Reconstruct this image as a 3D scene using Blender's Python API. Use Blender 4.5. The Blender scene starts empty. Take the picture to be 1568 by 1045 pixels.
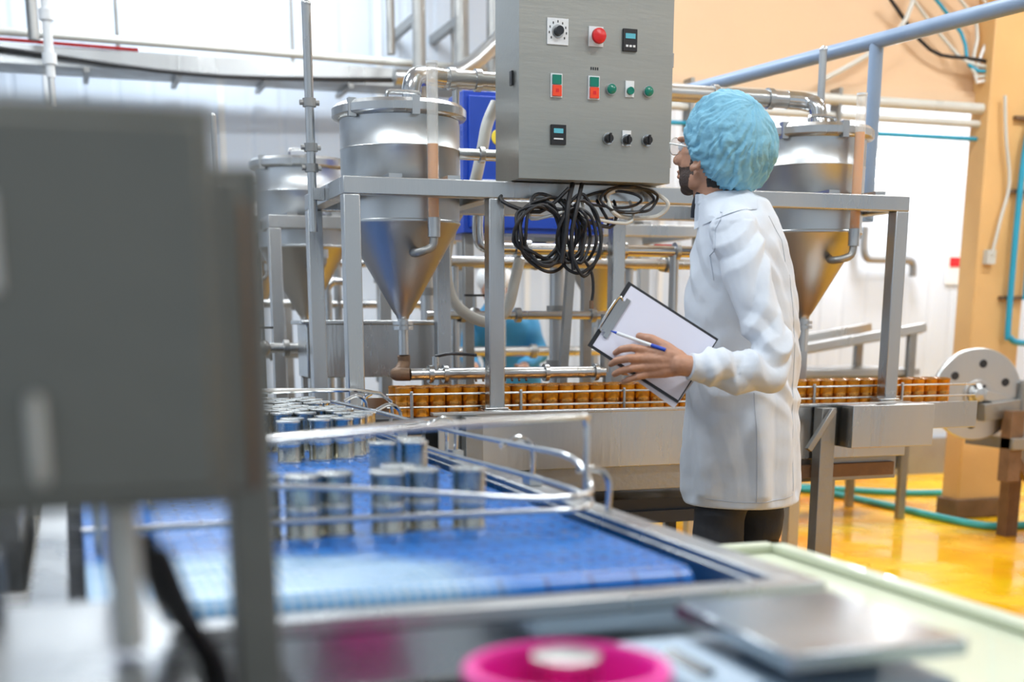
import bpy, math, random
from mathutils import Vector, Matrix, noise, Euler
from mathutils.bvhtree import BVHTree
random.seed(7)
scene=bpy.context.scene
V=Vector
R=math.radians

# ---------------------------------------------------------------- materials
def mat(name,col,rough=.5,metal=0.,var=.12,nscale=6.,bump=0.,bscale=40.,stretch=(1,1,1),rvar=.1,trans=0.,alpha=1.,emit=None,estr=0,sss=0,coat=0.,aniso=0.):
    m=bpy.data.materials.new(name); m.use_nodes=True
    nt=m.node_tree; N=nt.nodes; L=nt.links
    b=N['Principled BSDF']
    tc=N.new('ShaderNodeTexCoord'); mp=N.new('ShaderNodeMapping'); mp.inputs['Scale'].default_value=stretch
    L.new(tc.outputs['Object'],mp.inputs['Vector'])
    nz=N.new('ShaderNodeTexNoise'); nz.inputs['Scale'].default_value=nscale; nz.inputs['Detail'].default_value=5
    L.new(mp.outputs[0],nz.inputs['Vector'])
    mx=N.new('ShaderNodeMix'); mx.data_type='RGBA'
    mx.inputs['A'].default_value=[max(0,x*(1-var)) for x in col]+[1]
    mx.inputs['B'].default_value=[min(1,x*(1+var)) for x in col]+[1]
    L.new(nz.outputs['Fac'],mx.inputs['Factor']); L.new(mx.outputs['Result'],b.inputs['Base Color'])
    mr=N.new('ShaderNodeMapRange'); mr.inputs['From Min'].default_value=.3; mr.inputs['From Max'].default_value=.7
    mr.inputs['To Min'].default_value=max(0.02,rough-rvar); mr.inputs['To Max'].default_value=min(1,rough+rvar)
    L.new(nz.outputs['Fac'],mr.inputs['Value']); L.new(mr.outputs[0],b.inputs['Roughness'])
    b.inputs['Metallic'].default_value=metal
    b.inputs['Transmission Weight'].default_value=trans
    b.inputs['Alpha'].default_value=alpha
    b.inputs['Coat Weight'].default_value=coat
    if aniso:
        b.inputs['Anisotropic'].default_value=aniso
        tg=N.new('ShaderNodeTangent'); tg.direction_type='RADIAL'; tg.axis='Z'; L.new(tg.outputs[0],b.inputs['Tangent'])
    if sss: 
        b.inputs['Subsurface Weight'].default_value=sss; b.inputs['Subsurface Radius'].default_value=(.02,.008,.004)
    if bump:
        n2=N.new('ShaderNodeTexNoise'); n2.inputs['Scale'].default_value=bscale; n2.inputs['Detail'].default_value=3
        L.new(mp.outputs[0],n2.inputs['Vector'])
        bp=N.new('ShaderNodeBump'); bp.inputs['Strength'].default_value=bump; bp.inputs['Distance'].default_value=.01
        L.new(n2.outputs['Fac'],bp.inputs['Height']); L.new(bp.outputs[0],b.inputs['Normal'])
    if emit:
        b.inputs['Emission Color'].default_value=list(emit)+[1]; b.inputs['Emission Strength'].default_value=estr
    return m

STEEL=mat('brushed_steel',(.50,.51,.51),.3,1,.14,5,.08,60,(1,1,.15),.08)
STEEL_P=mat('panel_steel',(.36,.36,.33),.40,.85,.16,4,.05,90,(.15,1,1),.06)
STEEL_S=mat('shiny_steel',(.58,.60,.61),.17,1,.14,7,.03,30,(1,1,.3),.07)
STEEL_T=mat('tank_wall_steel',(.52,.54,.55),.34,1,.16,7,.02,30,(1,1,.2),.05,aniso=.8)
STEEL_C=mat('cone_steel',(.44,.44,.435),.38,1,.2,5,.02,30,(1,1,.3),.06,aniso=.5)
STEEL_W=mat('worn_steel',(.33,.33,.32),.42,.9,.25,8,.15,50,(1,1,1),.12)
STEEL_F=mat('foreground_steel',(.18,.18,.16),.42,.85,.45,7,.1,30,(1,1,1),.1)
RUST=mat('rusty_steel',(.20,.12,.07),.6,.4,.5,14,.3,60)
DARK=mat('dark_metal',(.035,.037,.042),.4,.5,.3)
BLACK=mat('black_rubber',(.010,.010,.012),.45,0,.3)
WHITEP=mat('white_plastic',(.74,.76,.77),.4,0,.05)
HOSEW=mat('white_hose',(.58,.58,.54),.35,0,.1)
RED=mat('red_button',(.62,.012,.015),.3,0,.1)
GREEN=mat('green_button',(.0,.18,.12),.3,0,.1)
ORANGE=mat('orange_switch',(.80,.06,.015),.3,0,.1)
SCREEN=mat('lcd_screen',(.01,.015,.02),.15,0,.1)
DIGIT=mat('lcd_digits',(.03,.2,.25),.4,0,.0,emit=(.25,.8,.95),estr=.25)
BLUEP=mat('blue_paint',(.008,.06,.46),.35,0,.15)
PIPEB=mat('bluegrey_pipe_paint',(.24,.33,.47),.4,0,.12)
CYAN=mat('cyan_pipe',(.02,.32,.50),.4,0,.15)
CYANH=mat('cyan_hose',(.04,.38,.40),.4,0,.15)
GLASS=mat('acrylic_tube',(.90,.88,.82),.1,0,.02,trans=.3,alpha=.40)
AMBERL=mat('amber_liquid',(.80,.30,.015),.2,0,.15)
AMBER=mat('amber_can_lacquer',(.95,.235,.006),.2,.3,.65,26,.03,30,rvar=.08)
GOLD=mat('gold_can_lid',(.55,.24,.05),.22,.8,.4,24)
CANB=mat('tin_can_body',(.52,.51,.44),.24,1,.3,20)
CANT=mat('tin_can_rim',(.66,.67,.65),.3,.9,.1,20)
PINK=mat('pink_plastic',(.90,.015,.38),.35,0,.06,sss=.1)
PALE=mat('cream_board',(.58,.62,.47),.4,0,.08,coat=.2)
LAMP=mat('lamp_diffuser',(1,1,1),.4,0,0,emit=(.9,.96,1),estr=14)
CLOTH=mat('white_coat_cloth',(.62,.665,.73),.8,0,.03,5,.22,22,(1,1,.7))
SEAM=mat('coat_seam',(.42,.46,.53),.85)
CAPM=mat('blue_cap_cloth',(.19,.44,.58),.7,0,.14,40,.25,120)
SKIN=mat('skin',(.46,.235,.145),.45,0,.10,18,.06,120,sss=.10)
BEARD=mat('beard',(.06,.038,.03),.7,0,.3,60,.4,200)
HAIR=mat('hair',(.012,.010,.009),.5,0,.3,60,.4,200)
TROUS=mat('black_trousers',(.012,.013,.017),.7,0,.2,8,.2,30)
NAVY=mat('dark_shirt',(.02,.022,.03),.8)
PAPER=mat('paper',(.68,.68,.78),.6,0,.02)
BLUESH=mat('blue_uniform',(.03,.22,.42),.7,0,.15)
SCALEM=mat('scale_body_grey',(.36,.47,.58),.4)
PAN=mat('scale_pan_steel',(.48,.53,.57),.2,1,.1,5)
YLAB=mat('yellow_label',(.9,.7,.05),.5)

def wave_wall(name,col,scale,strength,rough):
    m=mat(name,col,rough,0,.05,1.2); nt=m.node_tree;N=nt.nodes;L=nt.links;b=N['Principled BSDF']
    tc=N.new('ShaderNodeTexCoord'); w=N.new('ShaderNodeTexWave'); w.bands_direction='X'; w.inputs['Scale'].default_value=scale
    L.new(tc.outputs['Object'],w.inputs['Vector'])
    r=N.new('ShaderNodeValToRGB'); r.color_ramp.elements[0].position=.0; r.color_ramp.elements[1].position=.18
    L.new(w.outputs['Fac'],r.inputs[0])
    bp=N.new('ShaderNodeBump'); bp.inputs['Strength'].default_value=strength; bp.inputs['Distance'].default_value=.02
    L.new(r.outputs[0],bp.inputs['Height']); L.new(bp.outputs[0],b.inputs['Normal'])
    return m
WALLW=wave_wall('white_insulated_panel',(.60,.68,.79),1.6,.3,.4)
CREAM=mat('cream_painted_wall',(.74,.51,.32),.6,0,.10,1.5,.1,20)
COLM=mat('yellow_cream_column',(.72,.44,.18),.5,0,.16,3,.15,20)
CEIL=mat('ceiling_paint',(.70,.75,.82),.7)

def floor_mat():
    m=bpy.data.materials.new('wet_yellow_epoxy'); m.use_nodes=True
    nt=m.node_tree;N=nt.nodes;L=nt.links;b=N['Principled BSDF']
    tc=N.new('ShaderNodeTexCoord'); nz=N.new('ShaderNodeTexNoise'); nz.inputs['Scale'].default_value=.9; nz.inputs['Detail'].default_value=7; nz.inputs['Roughness'].default_value=.6
    L.new(tc.outputs['Object'],nz.inputs['Vector'])
    r=N.new('ShaderNodeValToRGB'); e=r.color_ramp.elements
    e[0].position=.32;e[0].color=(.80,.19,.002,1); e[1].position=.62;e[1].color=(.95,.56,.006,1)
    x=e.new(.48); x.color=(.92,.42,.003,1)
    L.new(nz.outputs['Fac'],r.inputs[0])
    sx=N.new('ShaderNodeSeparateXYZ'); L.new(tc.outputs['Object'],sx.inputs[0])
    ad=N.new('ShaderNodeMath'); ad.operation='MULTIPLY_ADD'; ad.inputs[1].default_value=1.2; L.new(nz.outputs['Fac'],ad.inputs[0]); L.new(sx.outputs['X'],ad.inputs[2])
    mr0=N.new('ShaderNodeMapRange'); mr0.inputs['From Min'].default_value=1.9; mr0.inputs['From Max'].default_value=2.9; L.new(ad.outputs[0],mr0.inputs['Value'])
    mx=N.new('ShaderNodeMix'); mx.data_type='RGBA'; mx.inputs['A'].default_value=(.20,.18,.15,1); L.new(mr0.outputs[0],mx.inputs['Factor']); L.new(r.outputs[0],mx.inputs['B'])  # left floor greyed in its base colour to cut yellow bounce light
    L.new(mx.outputs['Result'],b.inputs['Base Color'])
    n2=N.new('ShaderNodeTexNoise'); n2.inputs['Scale'].default_value=2.5; n2.inputs['Detail'].default_value=4
    L.new(tc.outputs['Object'],n2.inputs['Vector'])
    mr=N.new('ShaderNodeMapRange'); mr.inputs['From Min'].default_value=.4;mr.inputs['From Max'].default_value=.65; mr.inputs['To Min'].default_value=.10;mr.inputs['To Max'].default_value=.45
    L.new(n2.outputs['Fac'],mr.inputs['Value']); L.new(mr.outputs[0],b.inputs['Roughness'])
    bp=N.new('ShaderNodeBump'); bp.inputs['Strength'].default_value=.08; n3=N.new('ShaderNodeTexNoise'); n3.inputs['Scale'].default_value=9
    L.new(tc.outputs['Object'],n3.inputs['Vector']); L.new(n3.outputs['Fac'],bp.inputs['Height']); L.new(bp.outputs[0],b.inputs['Normal'])
    return m
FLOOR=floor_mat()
def belt_mat():
    m=mat('blue_modular_belt',(.0,.15,.54),.28,0,.15,4); nt=m.node_tree;N=nt.nodes;L=nt.links;b=N['Principled BSDF']
    tc=N.new('ShaderNodeTexCoord'); br=N.new('ShaderNodeTexBrick'); br.inputs['Scale'].default_value=1
    br.inputs['Brick Width'].default_value=.06; br.inputs['Row Height'].default_value=.025; br.inputs['Mortar Size'].default_value=.003
    br.inputs['Color1'].default_value=(.0,.16,.55,1);br.inputs['Color2'].default_value=(.0,.12,.46,1);br.inputs['Mortar'].default_value=(.0,.05,.22,1)
    L.new(tc.outputs['Object'],br.inputs['Vector'])
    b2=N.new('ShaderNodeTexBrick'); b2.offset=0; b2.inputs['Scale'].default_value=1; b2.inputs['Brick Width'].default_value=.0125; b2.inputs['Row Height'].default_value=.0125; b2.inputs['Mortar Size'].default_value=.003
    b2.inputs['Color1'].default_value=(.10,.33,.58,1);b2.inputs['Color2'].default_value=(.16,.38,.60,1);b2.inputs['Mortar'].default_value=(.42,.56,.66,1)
    L.new(tc.outputs['Object'],b2.inputs['Vector'])
    # paler, finer grid blended in towards the near left corner of the belt
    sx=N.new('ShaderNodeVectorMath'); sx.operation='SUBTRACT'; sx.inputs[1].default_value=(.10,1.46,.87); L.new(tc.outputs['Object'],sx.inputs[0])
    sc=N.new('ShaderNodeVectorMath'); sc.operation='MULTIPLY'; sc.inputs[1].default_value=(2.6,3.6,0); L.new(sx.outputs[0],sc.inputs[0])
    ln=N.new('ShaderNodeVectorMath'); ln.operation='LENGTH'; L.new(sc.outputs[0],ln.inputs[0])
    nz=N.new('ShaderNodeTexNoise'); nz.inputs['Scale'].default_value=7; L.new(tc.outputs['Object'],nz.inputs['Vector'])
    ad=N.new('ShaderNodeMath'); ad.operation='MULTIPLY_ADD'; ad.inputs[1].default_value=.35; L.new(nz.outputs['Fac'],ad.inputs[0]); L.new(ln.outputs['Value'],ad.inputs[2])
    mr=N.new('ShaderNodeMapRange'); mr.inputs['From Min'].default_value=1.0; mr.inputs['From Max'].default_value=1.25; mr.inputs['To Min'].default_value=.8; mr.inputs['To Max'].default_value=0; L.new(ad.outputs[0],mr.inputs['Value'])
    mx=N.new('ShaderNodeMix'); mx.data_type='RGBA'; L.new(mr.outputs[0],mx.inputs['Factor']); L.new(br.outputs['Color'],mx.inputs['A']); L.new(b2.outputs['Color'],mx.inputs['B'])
    L.new(mx.outputs['Result'],b.inputs['Base Color'])
    bp=N.new('ShaderNodeBump'); bp.inputs['Strength'].default_value=.8; bp.inputs['Distance'].default_value=.003; bp.invert=True
    L.new(br.outputs['Fac'],bp.inputs['Height']); L.new(bp.outputs[0],b.inputs['Normal']); return m
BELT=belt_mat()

# ---------------------------------------------------------------- mesh builder
class B:
    def __init__(s,name): s.n=name;s.v=[];s.f=[];s.m=[];s.mats=[]
    def mi(s,m):
        if m not in s.mats:s.mats.append(m)
        return s.mats.index(m)
    def add(s,vs,fs,m):
        o=len(s.v); s.v+= [tuple(p) for p in vs]; k=s.mi(m)
        for f in fs: s.f.append([i+o for i in f]); s.m.append(k)
    def box(s,x0,x1,y0,y1,z0,z1,m):
        vs=[(x,y,z) for z in (z0,z1) for y in (y0,y1) for x in (x0,x1)]
        s.add(vs,[(0,2,3,1),(4,5,7,6),(0,1,5,4),(2,6,7,3),(0,4,6,2),(1,3,7,5)],m)
    def obox(s,c,size,M,m):
        c=V(c); a,b_,d=[q/2 for q in size]
        vs=[c+M@V((x,y,z)) for z in (-d,d) for y in (-b_,b_) for x in (-a,a)]
        s.add(vs,[(0,2,3,1),(4,5,7,6),(0,1,5,4),(2,6,7,3),(0,4,6,2),(1,3,7,5)],m)
    def beam(s,p0,p1,w,m,h=None):
        p0=V(p0);p1=V(p1);d=(p1-p0);L=d.length;q=d.to_track_quat('Z','Y').to_matrix()
        s.obox((p0+p1)/2,(w,h or w,L),q,m)
    def cyl(s,p0,p1,r,m,r1=None,n=20,caps=True):
        p0=V(p0);p1=V(p1); r1=r if r1 is None else r1
        q=(p1-p0).to_track_quat('Z','Y').to_matrix(); vs=[]
        for p,rr in((p0,r),(p1,r1)):
            for i in range(n):
                a=2*math.pi*i/n; vs.append(p+q@V((rr*math.cos(a),rr*math.sin(a),0)))
        fs=[(i,(i+1)%n,n+(i+1)%n,n+i) for i in range(n)]
        if caps: fs+=[tuple(range(n-1,-1,-1)),tuple(range(n,2*n))]
        s.add(vs,fs,m)
    def lathe(s,c,prof,m,n=40,M=None):
        c=V(c); vs=[];fs=[]
        for r,z in prof:
            r=max(r,1e-4)
            for i in range(n):
                a=2*math.pi*i/n; p=V((r*math.cos(a),r*math.sin(a),z)); vs.append(c+(M@p if M else p))
        for j in range(len(prof)-1):
            for i in range(n):
                fs.append((j*n+i,j*n+(i+1)%n,(j+1)*n+(i+1)%n,(j+1)*n+i))
        s.add(vs,fs,m)
    def tube(s,pts,r,m,n=10,closed=False,smooth=4):
        P=[V(p) for p in pts]
        if smooth>1 and len(P)>2:
            Q=[];N_=len(P); rng=range(N_ if closed else N_-1)
            for i in rng:
                if closed: a,b_,c,d=P[(i-1)%N_],P[i],P[(i+1)%N_],P[(i+2)%N_]
                else: a,b_,c,d=P[max(i-1,0)],P[i],P[i+1],P[min(i+2,N_-1)]
                for k in range(smooth):
                    t=k/smooth
                    Q.append(.5*((2*b_)+(c-a)*t+(2*a-5*b_+4*c-d)*t*t+(3*b_-a-3*c+d)*t**3))
            if not closed: Q.append(P[-1])
            P=Q
        N_=len(P); vs=[];up=None
        for i in range(N_):
            if closed: t=(P[(i+1)%N_]-P[i-1])
            else: t=P[min(i+1,N_-1)]-P[max(i-1,0)]
            t.normalize()
            if up is None:
                up=V((0,0,1)) if abs(t.z)<.9 else V((1,0,0))
            up=(up-t*up.dot(t)); up.normalize(); sd=t.cross(up)
            for k in range(n):
                a=2*math.pi*k/n; vs.append(P[i]+up*math.cos(a)*r+sd*math.sin(a)*r)
        fs=[]
        for i in range(N_ if closed else N_-1):
            j=(i+1)%N_
            for k in range(n): fs.append((i*n+k,i*n+(k+1)%n,j*n+(k+1)%n,j*n+k))
        if not closed: fs+=[tuple(range(n-1,-1,-1)),tuple(range((N_-1)*n,N_*n))]
        s.add(vs,fs,m)
    def ball(s,c,r,m,n=16,rot=None):
        if not hasattr(r,'__len__'): r=(r,r,r)
        c=V(c); vs=[];fs=[];h=n//2
        for j in range(h+1):
            th=math.pi*j/h; th=min(max(th,.01),math.pi-.01)
            for i in range(n):
                a=2*math.pi*i/n; p=V((r[0]*math.sin(th)*math.cos(a),r[1]*math.sin(th)*math.sin(a),r[2]*math.cos(th)))
                if rot: p=rot@p
                vs.append(c+p)
        for j in range(h):
            for i in range(n): fs.append((j*n+i,(j+1)*n+i,(j+1)*n+(i+1)%n,j*n+(i+1)%n))
        fs+=[tuple(range(n)),tuple(range((h+1)*n-1,h*n-1,-1))]
        s.add(vs,fs,m)
    def poly(s,pts,z0,z1,m):
        n=len(pts); vs=[(x,y,z0) for x,y in pts]+[(x,y,z1) for x,y in pts]
        fs=[(i,(i+1)%n,n+(i+1)%n,n+i) for i in range(n)]+[tuple(range(n-1,-1,-1)),tuple(range(n,2*n))]
        s.add(vs,fs,m)
    def mesh(s):
        me=bpy.data.meshes.new(s.n); me.from_pydata(s.v,[],s.f)
        for m in s.mats: me.materials.append(m)
        me.polygons.foreach_set('material_index',s.m)
        me.polygons.foreach_set('use_smooth',[True]*len(s.f))
        me.validate(); me.update()
        import bmesh
        bm=bmesh.new(); bm.from_mesh(me); bmesh.ops.recalc_face_normals(bm,faces=bm.faces); bm.to_mesh(me); bm.free()
        me.set_sharp_from_angle(angle=R(38)); return me
    def obj(s,parent=None,bevel=0):
        ob=bpy.data.objects.new(s.n,s.mesh()); scene.collection.objects.link(ob)
        if parent: ob.parent=parent
        if bevel:
            md=ob.modifiers.new('bevel','BEVEL'); md.width=bevel; md.segments=2; md.limit_method='ANGLE'; md.angle_limit=R(50)
        return ob
def inst(ob,loc,name=None):
    o=bpy.data.objects.new(name or ob.name,ob.data); o.location=loc; scene.collection.objects.link(o); return o
def empty(name,loc=(0,0,0),rz=0):
    e=bpy.data.objects.new(name,None); e.location=loc; e.rotation_euler=(0,0,rz); scene.collection.objects.link(e); e.empty_display_size=.1; return e

# ---------------------------------------------------------------- room
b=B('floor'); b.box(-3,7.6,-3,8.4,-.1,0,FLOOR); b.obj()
b=B('wall_back'); b.box(-3,7.6,8.4,8.55,0,4.2,WALLW)
for i in range(11): b.box(-3+i*1.0-.02,-3+i*1.0+.02,8.392,8.4,0,4.2,WHITEP)
b.obj()
b=B('wall_left'); b.box(-3.15,-3,-3,8.4,0,4.2,WALLW); b.obj()
b=B('wall_right'); b.box(7.6,7.75,-3,8.4,0,4.2,CEIL); b.obj()
b=B('ceiling'); b.box(-3.15,7.75,-3,8.55,4.2,4.3,CEIL); b.obj()
b=B('wall_upper_fascia'); b.box(2.75,7.6,6.5,6.7,2.40,4.2,CREAM); b.box(2.75,7.6,6.47,6.5,2.40,2.46,CREAM); b.obj()
b=B('concrete_column'); b.box(5.05,5.40,6.34,6.50,0,4.2,COLM); b.box(5.03,5.42,6.32,6.52,0,.12,RUST); b.obj(bevel=.01)
b=B('baseboard_back'); b.box(-3,7.6,8.34,8.4,0,.28,STEEL_W); b.obj()

# ---------------------------------------------------------------- tray and ceiling lamps
b=B('cable_tray')
b.box(-2.95,3.6,7.95,8.25,2.56,2.575,STEEL_W); b.box(-2.95,3.6,7.94,7.955,2.56,2.66,STEEL); b.box(-2.95,3.6,8.24,8.25,2.56,2.66,WHITEP)
for i in range(14): b.box(-2.8+i*.5,-2.77+i*.5,7.93,8.34,2.535,2.56,STEEL_W)
for i in range(7): b.cyl((-2.6+i,8.1,2.57),(-2.6+i,8.1,4.2),.012,STEEL_W,n=8)
b.tube([(-2.9,7.91,2.66),(-.6,7.90,2.64),(.6,7.90,2.56),(1.3,7.91,2.56),(2.4,7.93,2.62)],.012,BLACK)
b.tube([(-2.9,7.92,2.70),(-.6,7.92,2.68),(.2,7.92,2.67),(.5,7.94,2.67)],.010,RED)
b.tube([(-2.9,7.9,2.73),(0,7.9,2.71),(1.9,7.92,2.69),(3.5,7.95,2.68)],.022,HOSEW)
b.obj()
EN=[52,52,52,55,52,52,72,78]
for i,(x,y) in enumerate([(-.8,1.5),(2.2,1.5),(5.2,1.5),(-.8,4.6),(2.2,4.9),(5.2,4.6),(.8,7.3),(5.6,7.5)]):
    b=B('ceiling_lamp'); b.box(x-.65,x+.65,y-.12,y+.12,4.10,4.2,WHITEP)
    b.cyl((x-.6,y-.05,4.07),(x+.6,y-.05,4.07),.02,LAMP,n=12); b.cyl((x-.6,y+.05,4.07),(x+.6,y+.05,4.07),.02,LAMP,n=12)
    for q in(-.62,.62): b.box(x+q-.02,x+q+.02,y-.09,y+.09,4.04,4.1,WHITEP)
    b.obj()
    ld=bpy.data.lights.new('tube_light','AREA'); ld.shape='RECTANGLE'; ld.size=1.5; ld.size_y=.3; ld.energy=EN[i]; ld.color=(.91,.965,1)
    lo=bpy.data.objects.new('tube_light',ld); lo.location=(x,y,4.0); scene.collection.objects.link(lo)

# ---------------------------------------------------------------- hopper frames
def hopper_frame(y0,y1,x0=.79,x1=2.735,zt=1.59,feet=.908,mid=True):
    b=B('hopper_support_frame'); w=.05
    b.box(x0,x1,y0,y0+w,zt-w,zt,STEEL); b.box(x0,x1,y1-w,y1,zt-w,zt,STEEL)
    b.box(x0,x0+w,y0+w,y1-w,zt-w,zt,STEEL); b.box(x1-w,x1,y0+w,y1-w,zt-w,zt,STEEL)
    b.box(1.24,1.29,y0+w,y1-w,zt-w,zt,STEEL)
    ps=[(x0,y0,feet-.024 if feet else 0),(x1-w,y0,feet)]+([(1.235,y0,feet)] if mid else [])
    for x,y,f in ps:
        b.box(x,x+w,y,y+w,f,zt-w,STEEL)
        b.box(x-.015,x+w+.01,y-.01,y+w+.01,f,f+.006,STEEL)
    for x,y in [(x0,y1-w),(x1-w,y1-w),(1.235,y1-w),(1.9,y1-w)]:
        b.box(x,x+w,y,y+w,0,zt-w,STEEL)
    b.box(x0,x1,y1-w,y1,.62,.66,STEEL)
    return b.obj(bevel=.004)
hopper_frame(3.80,4.44)
hopper_frame(5.27,5.91,feet=0.0)

def tank_mesh():
    b=B('conical_hopper_tank')
    b.lathe((0,0,0),[(.019,1.185),(.022,1.195),(.03,1.205),(.188,1.476)],STEEL_C,48)
    b.lathe((0,0,0),[(.188,1.476),(.191,1.479),(.191,1.484),(.188,1.487),(.188,1.70),(.1895,1.702),(.188,1.704),(.188,1.795)],STEEL_T,48)
    b.lathe((0,0,0),[(.188,1.79),(.208,1.795),(.212,1.80),(.212,1.822),(.208,1.826),(.2,1.834),(.10,1.846),(0,1.85)],STEEL,48)
    b.tube([(-.05,-.06,1.84),(-.05,-.06,1.868),(.0,-.06,1.872),(.05,-.06,1.868),(.05,-.06,1.84)],.006,STEEL,8)
    for a in (90,270,30,210):
        a=R(a); c=V((.2*math.cos(a),.2*math.sin(a),1.81)); b.box(c.x-.012,c.x+.012,c.y-.012,c.y+.012,1.785,1.838,STEEL)
    for sx in(-.09,.09):
        for sy in(-1,1):
            ya,yb=sorted((sy*.165,sy*.30)); b.box(sx-.02,sx+.02,ya,yb,1.591,1.603,STEEL)
    b.cyl((0,0,1.20),(0,0,1.07),.017,STEEL,n=20); b.cyl((0,0,1.178),(0,0,1.166),.034,STEEL,n=24); b.cyl((0,0,1.162),(0,0,1.15),.034,STEEL,n=24)
    b.tube([(.03,-.105,1.40),(-.005,-.165,1.385),(.005,-.21,1.385),(.04,-.222,1.40),(.047,-.222,1.435)],.013,STEEL_W,12)
    b.cyl((.047,-.222,1.43),(.047,-.222,1.465),.019,STEEL,n=16)
    return b
tank=tank_mesh().obj(); tank.location=(1.042,4.12,0)
inst(tank,(2.54,4.12,0)); inst(tank,(.98,5.59,0)); inst(tank,(2.36,5.59,0))
inst(tank,(.95,7.0,0))
b=B('tank_stand')
for x in(.72,1.18):
    for y in(6.72,7.28): b.box(x-.02,x+.02,y-.02,y+.02,0,1.55,STEEL_W)
b.box(.7,1.2,6.70,6.74,1.55,1.59,STEEL_W); b.box(.7,1.2,7.26,7.30,1.55,1.59,STEEL_W); b.obj()
def sight(x,y,z0,z1,zl):
    b=B('sight_glass_tube'); b.cyl((x,y,z0),(x,y,z1),.0175,GLASS,n=20); b.cyl((x,y,z0),(x,y,zl),.0160,AMBERL,n=16)
    b.cyl((x,y,z0-.01),(x,y,z0+.02),.02,STEEL,n=16); b.cyl((x,y,z1-.003),(x,y,z1+.004),.018,WHITEP,n=16)
    b.obj()
sight(1.089,3.898,1.467,1.93,1.70)
sight(2.587,3.898,1.467,1.92,1.80)

b=B('transfer_pipe')
b.tube([(1.10,4.18,1.848),(1.10,4.18,1.90),(1.115,4.19,1.935),(1.16,4.22,1.95),(1.22,4.24,1.95)],.031,STEEL_S,20,smooth=6)
b.cyl((1.22,4.24,1.95),(2.5,4.24,1.95),.029,STEEL,n=24)
b.tube([(2.5,4.24,1.95),(2.57,4.23,1.945),(2.60,4.2,1.925),(2.605,4.19,1.88),(2.605,4.18,1.848)],.031,STEEL_S,20,smooth=6)
for x in(1.24,1.33,1.42,2.2,2.42): b.cyl((x,4.24,1.95),(x+.02,4.24,1.95),.036,STEEL,n=24)
b.cyl((1.265,4.24,1.95),(1.265,4.24,1.59),.012,STEEL,n=14); b.cyl((1.96,4.3,1.95),(1.96,4.42,1.59),.012,STEEL,n=14)
b.obj()
b=B('side_port_pipe'); b.cyl((1.229,4.1,1.70),(1.50,4.1,1.70),.018,STEEL_S); b.cyl((1.30,4.1,1.70),(1.315,4.1,1.70),.026,STEEL); b.cyl((1.45,4.1,1.70),(1.45,4.1,1.59),.012,STEEL); b.box(1.29,1.5,4.07,4.13,1.575,1.592,STEEL); b.obj()
def post(x,y,z0,z1,r=.014,fx=0):
    b=B('threaded_support_post'); b.cyl((x,y,z0),(x,y,z1),r,STEEL,n=16); b.ball((x,y,z1),r*1.1,STEEL,12)
    for z in(1.64,1.70,z1-.28):
        b.cyl((x-.03,y,z),(x+.03,y,z),.008,STEEL_W,n=10); b.cyl((x,y,z-.012),(x,y,z+.012),r+.007,STEEL_W,n=16)
    if fx: b.box(min(x,fx),max(x,fx),y-.02,y+.02,1.545,1.58,STEEL)
    b.obj()
post(.755,4.1,1.45,2.11,fx=.789); post(2.71,4.35,1.591,2.15); post(.62,5.5,1.4,1.98,.012,fx=.789)

b=B('product_manifold')
b.tube([(1.042,4.12,1.068),(1.042,4.12,1.04),(1.02,4.09,1.015),(1.0,4.05,1.01),(1.04,4.03,1.01)],.021,RUST,16)
b.cyl((1.04,4.03,1.01),(1.72,4.03,1.01),.019,STEEL,n=20)
for x in(1.10,1.15,1.34,1.50,1.68): b.cyl((x,4.03,1.01),(x+.014,4.03,1.01),.029,STEEL,n=20)
b.cyl((1.125,4.03,1.01),(1.125,4.03,1.065),.013,STEEL); b.tube([(1.125,4.03,1.065),(1.17,4.0,1.075),(1.25,3.98,1.07)],.005,DARK,8)
for x in [1.26+.025*i for i in range(8)]: b.cyl((x,4.03,1.0),(x,4.02,.985),.004,RUST,n=8)
b.cyl((1.72,4.03,1.01),(1.72,4.03,1.2),.015,STEEL_W)
b.obj()
b=B('product_pipe')
b.cyl((1.5,4.5,1.434),(2.5,4.5,1.434),.021,STEEL_S)
for x in(1.56,1.60,1.88,1.93,1.98,2.2,2.3): b.cyl((x,4.5,1.434),(x+.016,4.5,1.434),.034,STEEL)
b.tube([(1.5,4.5,1.434),(1.44,4.5,1.44),(1.42,4.5,1.48),(1.42,4.5,1.6),(1.42,4.6,1.62)],.020,STEEL_S,14)
b.cyl((1.95,4.5,1.434),(1.95,4.5,1.30),.015,STEEL_W); b.cyl((1.95,4.5,1.30),(1.95,4.7,.0),.014,STEEL_W); b.cyl((2.2,4.5,1.434),(2.2,4.5,0),.018,STEEL)
b.beam((1.80,4.55,1.40),(1.70,4.55,.0),.03,STEEL_W); b.obj()
for (x,y,z0,z1,r) in [(1.35,4.95,0,1.5,.025),(1.86,4.85,0,1.42,.03),(2.08,6.2,0,2.3,.02),(1.2,6.2,0,1.3,.02),(2.7,6.1,0,1.5,.03),(1.68,6.0,0,1.5,.03),(3.0,7.2,0,2.2,.03),(1.48,6.3,0,1.6,.018)]:
    b=B('standpipe'); b.cyl((x,y,z0),(x,y,z1),r,STEEL); b.cyl((x,y,0),(x,y,.012),r*2.4,STEEL_W)
    for q in(.55,.7,.85): b.cyl((x,y,z0+(z1-z0)*q),(x,y,z0+(z1-z0)*q+.03),r+.012,STEEL_W)
    b.tube([(x,y,z1-.01),(x,y,z1+.03),(x+.03,y,z1+.06),(x+.10,y,z1+.06)],r*.9,STEEL,12); b.obj()
b=B('valve_manifold')
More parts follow.
